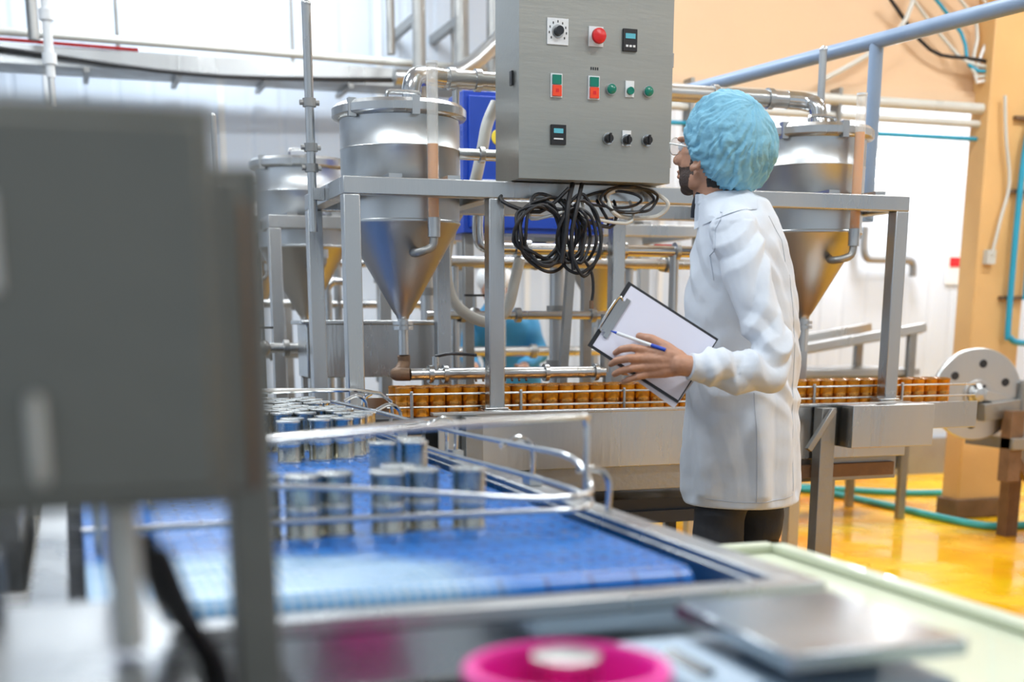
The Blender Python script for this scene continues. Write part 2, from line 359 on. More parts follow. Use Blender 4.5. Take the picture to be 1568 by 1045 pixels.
for (x0,x1,y,z,r) in [(.4,1.30,4.82,1.08,.018),(1.40,2.6,4.78,1.40,.02),(1.3,2.2,4.78,1.2,.016)]:
    b.cyl((x0,y,z),(x1,y,z),r,STEEL)
    for q in(.15,.4,.75): xx=x0+(x1-x0)*q; b.cyl((xx,y,z),(xx+.02,y,z),r+.012,STEEL_W); 
for x,z in [(.55,1.08),(.68,1.08),(1.5,1.2),(1.75,1.40),(2.1,1.2),(2.3,1.4)]:
    b.ball((x,4.80,z),.03,STEEL_W,12); b.cyl((x,4.80,z),(x,4.80,z+.07),.008,STEEL); b.box(x-.04,x+.04,4.79,4.81,z+.07,z+.078,RED if x>1.9 else DARK)
for x,z in((.42,1.08),(1.42,1.4),(2.15,1.4),(2.58,1.4)): b.cyl((x,4.8,z),(x,4.8,0),.016,STEEL)
b.obj()
b=B('rear_pipe_run')
for (x0,x1,y,z,r) in [(.6,2.9,6.45,1.02,.025),(1.2,3.0,6.45,1.46,.02),(.9,2.0,6.45,1.26,.02)]:
    b.cyl((x0,y,z),(x1,y,z),r,STEEL)
    for q in(.15,.4,.75): xx=x0+(x1-x0)*q; b.cyl((xx,y,z),(xx+.03,y,z),r+.012,STEEL_W)
for x in(1.3,2.85): b.cyl((x,6.45,0),(x,6.45,1.46),.02,STEEL_W)
b.obj()
b=B('white_hose')
b.tube([(1.44,4.35,1.9),(1.405,4.34,1.83),(1.385,4.34,1.74),(1.36,4.37,1.62),(1.33,4.5,1.52),(1.30,4.5,1.38),(1.32,4.5,1.26),(1.38,4.5,1.20),(1.46,4.5,1.175),(1.53,4.5,1.22),(1.56,4.5,1.32),(1.58,4.5,1.40)],.02,HOSEW,14,smooth=6); b.obj()
b=B('blue_electrical_cabinet')
b.box(1.52,2.12,5.0,5.2,1.52,2.05,BLUEP); b.box(1.54,2.10,4.985,5.0,1.54,2.03,BLUEP)
b.cyl((1.66,4.985,1.88),(1.66,4.98,1.88),.03,YLAB,n=24)
b.box(1.59,1.63,4.978,4.985,1.66,1.70,RED); b.box(1.66,1.70,4.978,4.985,1.66,1.70,RED); b.box(1.59,1.70,4.978,4.985,1.71,1.72,WHITEP)
for x in(1.56,2.08): b.box(x-.02,x+.02,5.06,5.10,0,1.52,STEEL_W)
b.obj(bevel=.006)
b=B('stainless_holding_bin')
b.box(.80,1.30,4.55,4.74,.98,1.17,STEEL); b.box(.78,1.32,4.53,4.76,1.165,1.18,STEEL)
for x,y in((.82,4.57),(1.28,4.57),(.82,4.72),(1.28,4.72)): b.box(x-.015,x+.015,y-.015,y+.015,0,.98,STEEL)
b.obj(bevel=.004)

# ---------------------------------------------------------------- control panel
b=B('control_panel_cabinet')
b.box(1.308,1.792,3.745,3.955,1.592,2.32,STEEL_P)
b.box(1.303,1.797,3.722,3.742,1.592,2.326,STEEL_P)
y=3.722
def plate(x,z,w,h,m,t=.004): b.box(x-w/2,x+w/2,y-t,y,z-h/2,z+h/2,m)
def knob(x,z,r,t,m,base=None):
    if base: b.cyl((x,y,z),(x,y-.006,z),r*1.35,base,n=24)
    b.cyl((x,y,z),(x,y-t,z),r,m,r1=r*.88,n=24)
plate(1.422,2.003,.066,.072,WHITEP); knob(1.422,2.003,.014,.024,DARK,STEEL)
for i in range(9):
    a=R(-130+i*32.5); b.box(1.422+.027*math.sin(a)-.0015,1.422+.027*math.sin(a)+.0015,y-.0052,y-.004,2.003+.027*math.cos(a)-.003,2.003+.027*math.cos(a)+.003,BLACK)
plate(1.543,1.997,.046,.055,WHITEP); b.cyl((1.543,y,1.997),(1.543,y-.02,1.997),.012,WHITEP,n=20); b.lathe((1.543,y-.018,1.995),[(.020,0),(.0225,.006),(.021,.014),(.012,.019),(0,.02)],RED,24,Matrix.Rotation(R(90),3,'X'))
plate(1.652,1.994,.045,.062,BLACK,.008)
b.box(1.636,1.668,y-.009,y-.008,1.998,2.012,DIGIT); 
for i in range(3): b.box(1.637+i*.0115,1.645+i*.0115,y-.0095,y-.009,1.974,1.98,WHITEP)
for x,z in((1.419,1.855),(1.538,1.855)):
    plate(x,z,.036,.066,WHITEP,.005); plate(x,z+.016,.028,.026,GREEN,.010); plate(x,z-.015,.028,.03,ORANGE,.012); plate(x,z-.015,.010,.01,RED,.0125)
for x in(1.594,1.716): b.cyl((x,y,1.854),(x,y-.008,1.854),.0165,STEEL,n=24); b.lathe((x,y-.008,1.854),[(.0145,0),(.014,.004),(.008,.008),(0,.009)],GREEN,20,Matrix.Rotation(R(90),3,'X'))
plate(1.655,1.858,.028,.046,WHITEP); b.cyl((1.655,y-.004,1.852),(1.655,y-.014,1.852),.011,GREEN,n=20)
plate(1.426,1.718,.047,.056,BLACK,.008); b.box(1.41,1.44,y-.009,y-.008,1.722,1.735,DIGIT); b.box(1.41,1.44,y-.009,y-.008,1.704,1.708,WHITEP)
plate(1.648,1.718,.028,.044,WHITEP)
for x,z in((1.587,1.714),(1.648,1.712),(1.716,1.714)):
    knob(x,z,.013,.02,BLACK,STEEL); b.box(x-.003,x+.003,y-.026,y-.018,z-.014,z+.014,BLACK)
for k in range(4): b.box(1.528+k*.007,1.532+k*.007,y-.001,y,1.905,1.913,DARK)
for z in(1.66,1.95,2.25): b.cyl((1.80,3.735,z-.02),(1.80,3.735,z+.02),.006,STEEL,n=10)
b.box(1.300,1.306,3.78,3.80,1.86,1.9,DARK)
b.obj(bevel=.002)

b=B('cable_bundle')
def loop(cx,cz,rx,rz,yy,r,m=BLACK,ph=0,k=10,j=.14):
    pts=[]
    for i in range(k):
        a=2*math.pi*i/k+ph; pts.append((cx+rx*math.cos(a)*(1+j*random.uniform(-1,1)),yy+random.uniform(-.016,.016),cz+rz*math.sin(a)*(1+j*random.uniform(-1,1))))
    b.tube(pts,r,m,8,closed=True,smooth=5)
for i in range(7): loop(1.40+random.uniform(-.03,.02),1.44,.085+random.uniform(-.02,.02),.095+random.uniform(-.02,.02),3.745,.0052,ph=i*.9)
for i in range(6): loop(1.50+random.uniform(-.03,.02),1.43,.05+random.uniform(-.015,.02),.095+random.uniform(-.02,.02),3.73,.0052,ph=i)
for i in range(3): loop(1.65+random.uniform(-.05,.05),1.545,.09,.032+random.uniform(-.01,.015),3.76,.0045,ph=i)
loop(1.7,1.535,.10,.05,3.77,.007,HOSEW)
b.tube([(1.31,3.85,1.58),(1.27,3.78,1.53),(1.38,3.75,1.50),(1.47,3.74,1.57)],.006,BLACK,8)
b.tube([(1.52,3.73,1.36),(1.545,3.73,1.32),(1.55,3.73,1.27),(1.545,3.73,1.235)],.005,BLACK,8); b.cyl((1.545,3.73,1.24),(1.545,3.73,1.215),.007,RUST)
b.tube([(1.44,3.72,1.35),(1.45,3.715,1.43),(1.46,3.72,1.52),(1.49,3.76,1.585)],.008,BLACK,8)
b.tube([(1.48,3.72,1.33),(1.47,3.715,1.43),(1.49,3.72,1.52),(1.52,3.76,1.585)],.007,BLACK,8)
for i in range(7):
    x=1.36+i*.055; b.tube([(x,3.86,1.588),(x+.01,3.79,1.53),(x+.03*math.sin(i*2),3.77,1.48+.02*math.sin(i)),(1.45,3.74,1.5)],.005,BLACK if i%3 else HOSEW,8)
b.obj()

# ---------------------------------------------------------------- can conveyor (trough)
b=B('trough_conveyor')
b.box(1.05,2.74,3.74,3.748,.72,.90,STEEL)
b.box(1.03,2.745,3.725,3.76,.897,.907,STEEL)
for x in(1.235,2.685): b.box(x-.02,x+.07,3.79,3.86,.88,.907,STEEL)
b.box(.86,3.12,3.86,4.20,.86,.882,DARK); b.box(.86,3.12,4.19,4.20,.80,.93,STEEL)
b.box(2.745,3.12,3.85,3.86,.80,.895,STEEL)
b.box(1.05,2.74,3.75,4.19,.72,.73,STEEL); b.box(1.05,2.74,3.76,3.86,.86,.88,STEEL_W)
b.box(1.35,2.72,3.76,4.1,.64,.72,STEEL_W); b.box(2.1,2.7,3.74,4.0,.655,.70,RUST)
b.box(2.44,2.76,3.62,3.74,.765,.905,STEEL)
for x,yy,zt in((1.12,3.68,.895),(2.36,3.68,.895),(1.12,4.15,.86),(2.68,4.15,.86)): b.box(x,x+.055,yy,yy+.05,0,zt,STEEL_W)
b.box(1.12,1.175,3.68,4.2,.30,.34,STEEL_W)
b.beam((2.39,3.66,.89),(2.30,3.66,.76),.02,STEEL_W)
for z in(.915,.955): b.cyl((.92,3.868,z),(3.12,3.868,z),.0035,STEEL,n=8)
for x in [1.0+i*.36 for i in range(6)]: b.cyl((x,3.862,.88),(x,3.862,.965),.005,STEEL,n=8)
b.obj(bevel=.002)
b=B('drip_pan_table'); b.box(1.50,2.05,3.80,4.13,.52,.56,DARK); b.box(1.52,2.03,3.82,4.11,.56,.60,DARK)
for x in(1.53,2.02):
    for yy in(3.83,4.10): b.box(x-.015,x+.015,yy-.015,yy+.015,0,.52,DARK)
b.obj()

canprof=[(0,.003),(.0235,.003),(.0245,0),(.0268,0),(.0268,.004),(.0255,.007),(.0255,.036),(.0262,.039),(.0262,.045),(.0255,.048),(.0255,.086),(.0268,.089),(.0268,.093),(.0245,.0935),(.024,.090),(0,.090)]
def cans(name,pts,mb,mt,z,n=20):
    b=B(name)
    for x,yy in pts:
        b.lathe((x,yy,z),canprof[1:5],mt,n); b.lathe((x,yy,z),canprof[4:7],mb,n); b.lathe((x,yy,z),canprof[6:10],mt,n); b.lathe((x,yy,z),canprof[9:12],mb,n); b.lathe((x,yy,z),canprof[11:16],mt,n)
        b.lathe((x,yy,z),[(0,.003),(.0235,.003)],mt,n)
    return b.obj()
pts=[]
for r in range(3):
    for i in range(38):
        x=.985+i*.0545+(r%2)*.027
        pts.append((x,3.903+r*.048+random.uniform(-.0006,.0006)))
cans('filled_amber_cans',pts,AMBER,GOLD,.8825)

# ---------------------------------------------------------------- near belt conveyor
b=B('belt_conveyor')
prof=[(4.20,.87),(1.455,.87)]+[(1.455-.03*math.sin(R(a)),.84+.03*math.cos(R(a))) for a in range(15,181,15)]+[(4.20,.81)]
n=len(prof); vs=[(.0,yy,z) for yy,z in prof]+[(.74,yy,z) for yy,z in prof]
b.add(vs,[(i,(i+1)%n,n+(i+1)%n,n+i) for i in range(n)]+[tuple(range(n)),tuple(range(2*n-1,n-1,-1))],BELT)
b.box(-.06,.82,1.25,1.29,.862,.882,STEEL); b.box(-.06,.82,1.25,1.258,.60,.868,STEEL_S)
b.box(.775,.82,1.29,4.2,.862,.882,STEEL); b.box(.812,.82,1.25,4.2,.70,.87,STEEL); b.box(.772,.778,1.29,4.2,.80,.87,STEEL)
b.box(-.06,-.02,1.29,4.2,.862,.882,STEEL); b.box(-.06,-.052,1.25,4.2,.70,.87,STEEL)
b.box(-.05,.81,1.30,4.2,.70,.71,DARK)
for x in(-.05,.765):
    for yy in(1.30,2.7,4.1): b.box(x,x+.045,yy,yy+.045,0,.705,STEEL_W)
for x in(-.05,.765): b.box(x,x+.04,1.3,4.14,.25,.29,STEEL_W)
b.box(-.05,.8,1.3,1.34,.25,.29,STEEL_W)
b.obj(bevel=.002)

b=B('guide_rails')
g=.005
for z0,z1 in((.905,.905),(.955,.925)):
    b.tube([(.0,1.765,z0),(.25,1.762,z0),(.45,1.75,(z0+z1)/2),(.62,1.735,z1),(.70,1.74,z1),(.745,1.79,z1+.005),(.75,1.88,z0+.01),(.745,2.1,z0+.01),(.74,2.6,z0),(.73,3.1,z0),(.70,3.6,z0)],g,STEEL_S,10)
b.tube([(.10,1.52,1.03),(.22,1.574,1.035),(.48,1.69,1.038),(.72,1.795,1.038),(.742,1.81,1.03),(.745,1.81,1.0),(.745,1.81,.91)],g,STEEL_S,10)
b.tube([(.10,2.0,.99),(.45,2.35,.98),(.78,2.75,.965),(.80,2.78,.93),(.80,2.78,.883)],g,STEEL_S,10)
b.tube([(.745,1.85,.95),(.78,1.85,.95),(.80,1.85,.93),(.80,1.85,.883)],g,STEEL_S,8)
for yy in(2.2,2.7,3.2,3.6):
    b.tube([(.735,yy,.955),(.77,yy,.97),(.797,yy,.95),(.797,yy,.89)],g,STEEL_S,8); b.box(.785,.81,yy-.02,yy+.02,.883,.90,STEEL)
for x in(.28,.10):
    for z in(.905,.95): b.tube([(x,1.95,z),(x+.02,2.4,z),(x+.12,3.0,z),(x+.22,3.6,z)],g,STEEL_S,8)
b.tube([(.0,3.55,.99),(.3,3.62,.99),(.8,3.7,.98),(.81,3.7,.95),(.80,3.7,.883)],g,STEEL_S,8)
b.tube([(.0,3.2,1.0),(.4,3.3,1.0),(.78,3.35,.99),(.80,3.35,.883)],g,STEEL_S,8)
for x,yy in((.29,2.1),(.33,2.8),(.02,1.765),(.4,3.3)): b.cyl((x,yy,.95),(x,yy,.872),.005,STEEL,n=8)
b.obj()
pts=[(.305,1.815),(.357,1.835),(.432,1.82),(.49,1.84),(.56,1.83),(.25,1.83),(.465,1.89),(.59,2.27),(.532,2.27),(.60,2.33),(.58,2.88),(.525,2.86),(.62,2.93),(.677,3.07),(.62,3.04),(.65,2.99),(.47,2.9),(.56,2.95),(.56,2.82),(.45,2.83)]
for j in range(13):
    for i in range(9):
        x=.19+i*.057+(j%2)*.028; yy=3.08+j*.052
        if random.random()<.85 and x<.66: pts.append((x,yy))
pts=[p for i,p in enumerate(pts) if all((V(p)-V(q)).length>.0535 for q in pts[:i])]
cans('empty_tin_cans',pts,CANB,CANT,.8705)

# ---------------------------------------------------------------- front-left machine
b=B('foreground_machine_enclosure')
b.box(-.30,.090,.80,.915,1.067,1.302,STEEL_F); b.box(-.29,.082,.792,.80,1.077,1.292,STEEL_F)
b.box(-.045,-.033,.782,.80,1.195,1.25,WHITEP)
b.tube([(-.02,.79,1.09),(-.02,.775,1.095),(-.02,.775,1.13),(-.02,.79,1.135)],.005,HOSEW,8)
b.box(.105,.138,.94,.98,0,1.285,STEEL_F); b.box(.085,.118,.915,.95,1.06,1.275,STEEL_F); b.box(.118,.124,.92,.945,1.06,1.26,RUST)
b.cyl((.025,.86,1.067),(.025,.86,.965),.011,HOSEW)
b.poly([(-.5,.70),(.03,.70),(.055,.715),(.062,.74),(.052,1.03),(.04,1.05),(-.5,1.05)],.93,.96,STEEL)
b.poly([(-.48,.72),(.0,.72),(.0,1.03),(-.48,1.03)],.0,.93,DARK)
b.box(-.3,-.06,.96,1.04,.96,1.01,DARK)
b.tube([(.03,1.06,1.05),(.025,1.07,.99),(.04,1.07,.93),(.055,1.08,.88)],.010,BLUEP,10)
b.tube([(.04,.87,1.04),(.05,.9,.99),(.075,.92,.95),(.085,.93,.90),(.08,.93,.7)],.008,BLACK,10)
b.tube([(.05,.87,1.03),(.07,.9,.97),(.09,.92,.93),(.095,.93,.86)],.006,BLACK,10)
b.obj(bevel=.006)
b=B('rear_left_machine')
b.box(-.55,-.08,1.9,2.4,.80,.95,STEEL_W); b.box(-.5,-.15,2.0,2.3,.0,.8,STEEL_W); b.tube([(-.1,1.92,.95),(-.1,1.92,1.02),(-.1,2.38,1.02),(-.1,2.38,.95)],.008,STEEL)
b.obj(bevel=.005)

# ---------------------------------------------------------------- front table, scale, basket
b=B('cream_worktable')
b.box(.20,.83,.45,1.22,.77,.80,STEEL); b.box(.83,1.12,.45,1.86,.77,.80,PALE); b.box(1.09,1.12,.45,1.86,.80,.815,PALE); b.box(.83,.85,.45,1.86,.80,.815,PALE); b.box(.83,1.12,1.83,1.86,.80,.815,PALE)
for x,yy in((.24,.5),(1.07,.5),(.86,1.8),(1.07,1.8),(.24,1.15)): b.box(x-.02,x+.02,yy-.02,yy+.02,0,.77,STEEL_W)
b.obj(bevel=.004)
b=B('weighing_scale')
b.box(.50,.735,.905,1.13,.812,.865,SCALEM)
b.obox((.515,1.01,.85),(.085,.17,.012),Matrix.Rotation(R(-28),3,'Y'),SCALEM); b.obox((.513,1.03,.858),(.05,.09,.004),Matrix.Rotation(R(-28),3,'Y'),SCREEN)
for i in range(4): b.obox((.515,.945+i*.014,.858),(.02,.009,.005),Matrix.Rotation(R(-28),3,'Y'),BLUEP)
for x,yy in((.52,.93),(.715,.93),(.52,1.1),(.715,1.1)): b.cyl((x,yy,.80),(x,yy,.812),.012,BLACK)
b.box(.60,.70,.97,1.06,.865,.886,DARK)
b.box(.563,.745,.905,1.128,.886,.902,PAN)
b.obj(bevel=.005)
b=B('pink_strainer_basket'); c=(.344,.87,0)
b.lathe(c,[(0,.803),(.050,.803),(.054,.806),(.0715,.915)],PINK,56)
b.lathe(c,[(.0685,.918),(.050,.811),(0,.808)],PINK,56)
b.lathe(c,[(.0685,.912),(.0685,.919),(.071,.923),(.079,.922),(.081,.918),(.080,.913),(.077,.912),(.0715,.912),(.0685,.912)],PINK,56)
for k in range(36):
    a=2*math.pi*k/36
    for z in(.84,.86,.88,.90):
        r=.0555+(z-.806)/.109*.0165; b.obox((c[0]+r*math.cos(a),c[1]+r*math.sin(a),z),(.004,.005,.012),Matrix.Rotation(a,3,'Z'),DARK)
b.obj()
b=B('tin_can_stack'); 
for z in(.809,.8315):
    b.lathe((.352,.892,z),canprof[1:5],CANT,28)
    if z>.82: b.lathe((.352,.892,z),canprof[4:12],CANB,28); b.lathe((.352,.892,z),canprof[11:16],CANT,28)
b.cyl((.352,.892,.809),(.352,.892,.8315),.0255,CANB,n=28); b.obj()

# ---------------------------------------------------------------- right hand side pipes / background
b=B('overhead_blue_pipe')
b.cyl((2.70,5.9,2.2),(3.14,3.2,2.2),.028,PIPEB,n=24); b.cyl((2.70,5.9,2.2),(2.70,5.9,2.5),.028,PIPEB); 
b.cyl((2.70,5.9,2.5),(2.78,6.47,2.5),.028,PIPEB)
b.cyl((2.95,4.37,2.2),(2.95,4.37,1.56),.026,PIPEB,n=24); b.box(2.737,2.97,4.35,4.39,1.55,1.585,PIPEB)
b.cyl((3.14,3.2,2.2),(3.14,3.2,4.2),.028,PIPEB)
b.obj()
b=B('wall_pipes')
for z,yy,r in((2.36,6.40,.03),(2.28,6.42,.02),(2.2,6.43,.012)): b.cyl((2.75,yy,z),(7.5,yy,z),r,HOSEW if r>.015 else CYAN,n=16)
for x in(3.2,4.1,5.6,6.5): b.box(x-.01,x+.01,6.38,6.47,2.16,2.42,STEEL_W)
b.tube([(5.40,6.30,3.0),(5.38,6.30,2.5),(5.29,6.29,2.2),(5.27,6.29,1.8),(5.27,6.29,1.15),(5.29,6.29,1.08),(5.37,6.29,1.05),(5.6,6.29,1.05),(6.5,6.29,1.05)],.018,CYAN,12)
b.tube([(5.36,6.30,2.6),(5.37,6.30,1.9),(5.375,6.30,1.3)],.010,CYAN,10)
for z in(1.3,1.9,2.3): b.box(5.22,5.40,6.31,6.34,z,z+.02,RUST)
b.tube([(5.12,6.3,2.42),(5.15,6.3,2.2),(5.2,6.3,1.95),(5.16,6.3,1.75),(5.12,6.3,1.55)],.010,HOSEW,10)
b.box(5.09,5.15,6.30,6.34,1.50,1.58,HOSEW)
for k in range(5):
    b.tube([(4.4+.1*k,6.42,2.9+.05*k),(4.7+.1*k,6.44,2.66+.05*k),(5.0,6.40,2.62-.03*k),(5.6,6.42,2.58+.04*k),(6.4,6.40,2.75+.05*k),(7.4,6.44,2.70+.06*k)],.010,[BLACK,HOSEW,CYAN,HOSEW,WHITEP][k],8)
b.tube([(4.6,6.44,3.1),(4.5,6.4,2.8),(4.3,6.4,2.62),(4.0,6.4,2.46)],.014,HOSEW,8)
b.obj()
b=B('wall_vertical_pipes')
for x,z0,r in((1.918,2.7,.025),(2.09,2.3,.04),(2.35,0,.045),(2.56,0,.05),(-.05,2.65,.03)): b.cyl((x,7.75,z0),(x,7.75,4.2),r,STEEL_W)
b.tube([(1.9,7.6,2.55),(2.3,7.6,2.6),(2.7,7.6,2.95),(2.9,7.6,3.1)],.05,STEEL,12)
for x in(2.09,2.35): b.box(x-.02,x+.02,7.75,8.39,2.9,2.95,STEEL_W)
b.obj()
b=B('wall_tap'); b.tube([(5.6,8.3,1.85),(5.6,8.3,1.70),(5.63,8.3,1.63),(5.7,8.3,1.62),(5.95,8.3,1.62),(6.03,8.3,1.60),(6.04,8.3,1.50)],.028,STEEL_W,10); b.cyl((5.6,8.3,1.8),(5.6,8.39,1.8),.03,STEEL_W); b.obj()
b=B('insulator_drop_pipe'); b.cyl((.02,7.0,2.34),(.02,7.0,4.2),.022,WHITEP); b.cyl((.02,7.0,2.2),(.02,7.0,2.36),.016,STEEL)
for z in(2.4,2.6,2.8): b.cyl((.02,7,z),(.02,7,z+.05),.034,WHITEP)
b.obj()
b=B('bulkhead_lamp'); b.box(5.60,5.78,8.27,8.4,2.10,2.40,STEEL_W); b.ball((5.69,8.22,2.25),(.085,.06,.14),LAMP,20); b.obj()
ld=bpy.data.lights.new('bulkhead_glow','POINT'); ld.energy=30; ld.shadow_soft_size=.1; lo=bpy.data.objects.new('bulkhead_glow',ld); lo.location=(5.69,7.9,2.24); scene.collection.objects.link(lo)
b=B('wall_notice'); b.box(6.40,6.56,8.385,8.392,1.45,1.72,WHITEP); b.box(6.43,6.53,8.38,8.385,1.58,1.65,RED); b.obj()
b=B('stainless_sink_hopper')
b.box(3.75,4.75,6.5,6.95,.30,.86,STEEL_W)
b.beam((3.7,6.45,.98),(4.8,6.45,1.14),.05,STEEL); b.beam((3.7,7.0,.98),(4.8,7.0,1.14),.05,STEEL)
b.obox((4.25,6.7,1.03),(1.1,.5,.01),Matrix.Rotation(R(-8.3),3,'Y'),STEEL)
b.box(3.72,4.8,6.46,7.04,.86,.90,STEEL)
for x in(3.75,4.72):
    for yy in(6.46,7.0): b.box(x-.02,x+.03,yy-.02,yy+.02,0,1.02 if x<4 else 1.13,STEEL_W)
b.obj(bevel=.003)
b=B('storage_cabinet'); b.box(3.2,4.3,7.3,7.8,.06,.70,STEEL); b.box(3.22,3.74,7.285,7.3,.08,.68,STEEL); b.box(3.76,4.28,7.285,7.3,.08,.68,STEEL)
for x in(3.25,4.25):
    for yy in(7.34,7.76): b.box(x-.02,x+.02,yy-.02,yy+.02,0,.06,DARK)
b.obj(bevel=.004)
for hp in ([(4.5,8.0,.022),(4.85,7.6,.022),(4.90,7.0,.022),(4.90,6.4,.022),(4.93,6.0,.022),(5.1,5.9,.022),(5.8,5.9,.022)],[(4.55,7.75,.022),(4.80,7.9,.022),(5.4,7.3,.022),(6.2,7.2,.022)],[(5.75,5.7,.022),(5.7,5.3,.022),(5.8,5.1,.022),(6.2,5.0,.022)]):
    b=B('floor_hose'); b.tube(hp,.022,CYANH,10); b.obj()

b=B('can_seaming_machine'); c=V((4.52,5.60,.80))
M=Matrix.Rotation(R(90),3,'X')
Mz=Matrix.Rotation(R(-15),3,'Z')@M
b.lathe(c,[(0,-.02),(.235,-.02),(.24,-.015),(.24,.015),(.235,.02),(.06,.02),(.055,.04),(.04,.045),(.035,.07),(.0,.075)],STEEL,56,Mz)
for k in range(6):
    a=k*math.pi/3; b.cyl(c+Mz@V((.05*math.cos(a),.05*math.sin(a),.02)),c+Mz@V((.05*math.cos(a),.05*math.sin(a),.05)),.008,DARK,n=8)
    b.cyl(c+Mz@V((.16*math.cos(a+.4),.16*math.sin(a+.4),.019)),c+Mz@V((.16*math.cos(a+.4),.16*math.sin(a+.4),.024)),.022,DARK,n=12)
b.lathe(c,[(.075,.02),(.075,.03),(.06,.03)],STEEL,32,Mz)
b.beam(c+V((-.02,-.08,-.09)),c+V((.75,-.08,-.02)),.06,STEEL_W,.09)
b.beam(c+V((.0,-.06,0)),c+V((.45,-.06,-.10)),.04,STEEL,.05)
b.box(4.9,5.5,5.35,5.75,.72,.86,STEEL_W); b.box(4.62,5.6,5.4,5.78,.52,.58,STEEL_W); b.box(4.62,4.7,5.42,5.5,.35,.72,RUST)
b.cyl((4.75,5.5,.86),(4.75,5.5,.45),.03,STEEL_W); b.lathe((5.05,5.4,.57),[(0,.0),(.09,0),(.11,.03),(.11,.06),(.09,.09),(0,.09)],RUST,24)
for x,yy in((4.88,5.42),(4.88,5.7),(5.45,5.4),(5.45,5.7)): b.box(x,x+.08,yy,yy+.08,0,.6,RUST)
b.beam((4.65,5.46,.52),(4.92,5.46,.2),.04,RUST)
b.ball(c+V((.45,-.1,.03)),.04,STEEL,12); b.ball(c+V((.6,-.1,.05)),(.05,.05,.07),STEEL_W,12)
b.obj(bevel=.003)

# ---------------------------------------------------------------- people
def organic(b,name,parent,voxel,smooth=4,disp=None,assign=None):
    me=b.mesh(); ob=bpy.data.objects.new(name,me); scene.collection.objects.link(ob)
    md=ob.modifiers.new('r','REMESH'); md.mode='VOXEL'; md.voxel_size=voxel; md.use_smooth_shade=True
    ms=ob.modifiers.new('s','SMOOTH'); ms.iterations=smooth; ms.factor=.5
    dg=bpy.context.evaluated_depsgraph_get(); dg.update()
    me2=bpy.data.meshes.new_from_object(ob.evaluated_get(dg)); ob.modifiers.clear(); ob.data=me2; me2.name=name
    me2.materials.clear()
    for m in b.mats: me2.materials.append(m)
    if disp:
        ns=[v.normal.copy() for v in me2.vertices]
        for v,nn in zip(me2.vertices,ns): v.co+=nn*disp(v.co.copy(),nn)
    if assign:
        for p in me2.polygons: p.material_index=assign(p.center)
    else:
        for p in me2.polygons: p.material_index=0
    for p in me2.polygons: p.use_smooth=True
    me2.update(); ob.parent=parent; return ob
def chain(b,pts,rs,m,n=18):
    for i in range(len(pts)):
        b.ball(pts[i],rs[i],m,n)
        if i: b.cyl(pts[i-1],pts[i],rs[i-1],m,r1=rs[i],n=n)
def rings(b,data,ang,m,n=40):
    ca,sa=math.cos(ang),math.sin(ang); vs=[]
    for cx,cy,a,w,z in data:
        for i in range(n):
            t=2*math.pi*i/n; c_,s_=math.cos(t),math.sin(t)
            px=a*math.copysign(abs(c_)**.85,c_); py=w*math.copysign(abs(s_)**.85,s_)
            vs.append((cx+px*ca-py*sa,cy+px*sa+py*ca,z))
    fs=[]
    for j in range(len(data)-1):
        for i in range(n): fs.append((j*n+i,j*n+(i+1)%n,(j+1)*n+(i+1)%n,(j+1)*n+i))
    fs+=[tuple(range(n-1,-1,-1)),tuple(range((len(data)-1)*n,len(data)*n))]
    b.add(vs,fs,m)

worker=empty('factory_worker',(1.69,3.067,0),R(-19))
ang=R(180-25)
b=B('lab_coat')
rings(b,[(.030,0,.152,.168,.695),(.028,0,.152,.168,.74),(.024,0,.149,.165,.85),(.02,0,.146,.160,.97),(.016,0,.146,.156,1.06),(.011,0,.146,.158,1.18),(.005,0,.132,.160,1.283),(.0,0,.113,.162,1.38),(-.008,0,.095,.140,1.44),(-.022,0,.083,.085,1.482),(-.045,0,.062,.06,1.505)],ang,CLOTH)
ls=(-.045,-.160,1.39)
chain(b,[(-.03,-.10,1.415),ls,(-.025,-.205,1.32),(.01,-.248,1.20),(.045,-.280,1.09)],[.055,.066,.060,.055,.055],CLOTH)
chain(b,[(.045,-.280,1.09),(.03,-.295,1.055),(-.05,-.325,1.06),(-.12,-.35,1.066),(-.150,-.358,1.069)],[.055,.054,.049,.043,.036],CLOTH)
b.cyl((-.150,-.358,1.069),(-.176,-.364,1.073),.034,CLOTH,r1=.036,n=24)
chain(b,[(.02,.10,1.41),(.05,.16,1.39),(-.0,.22,1.27),(-.06,.235,1.12),(-.13,.12,1.07),(-.19,-.03,1.07),(-.215,-.11,1.08)],[.055,.062,.058,.052,.045,.036,.032],CLOTH)
cp=[]
for i in range(24):
    a=2*math.pi*i/24; cp.append((-.062+.064*math.cos(a),.066*math.sin(a),1.490+.020*math.cos(a)))
for i in range(24): b.cyl(cp[i],cp[(i+1)%24],.010,CLOTH,n=8); b.ball(cp[i],.010,CLOTH,8)
def ridge(x): return 1-abs(2*(x-math.floor(x))-1)
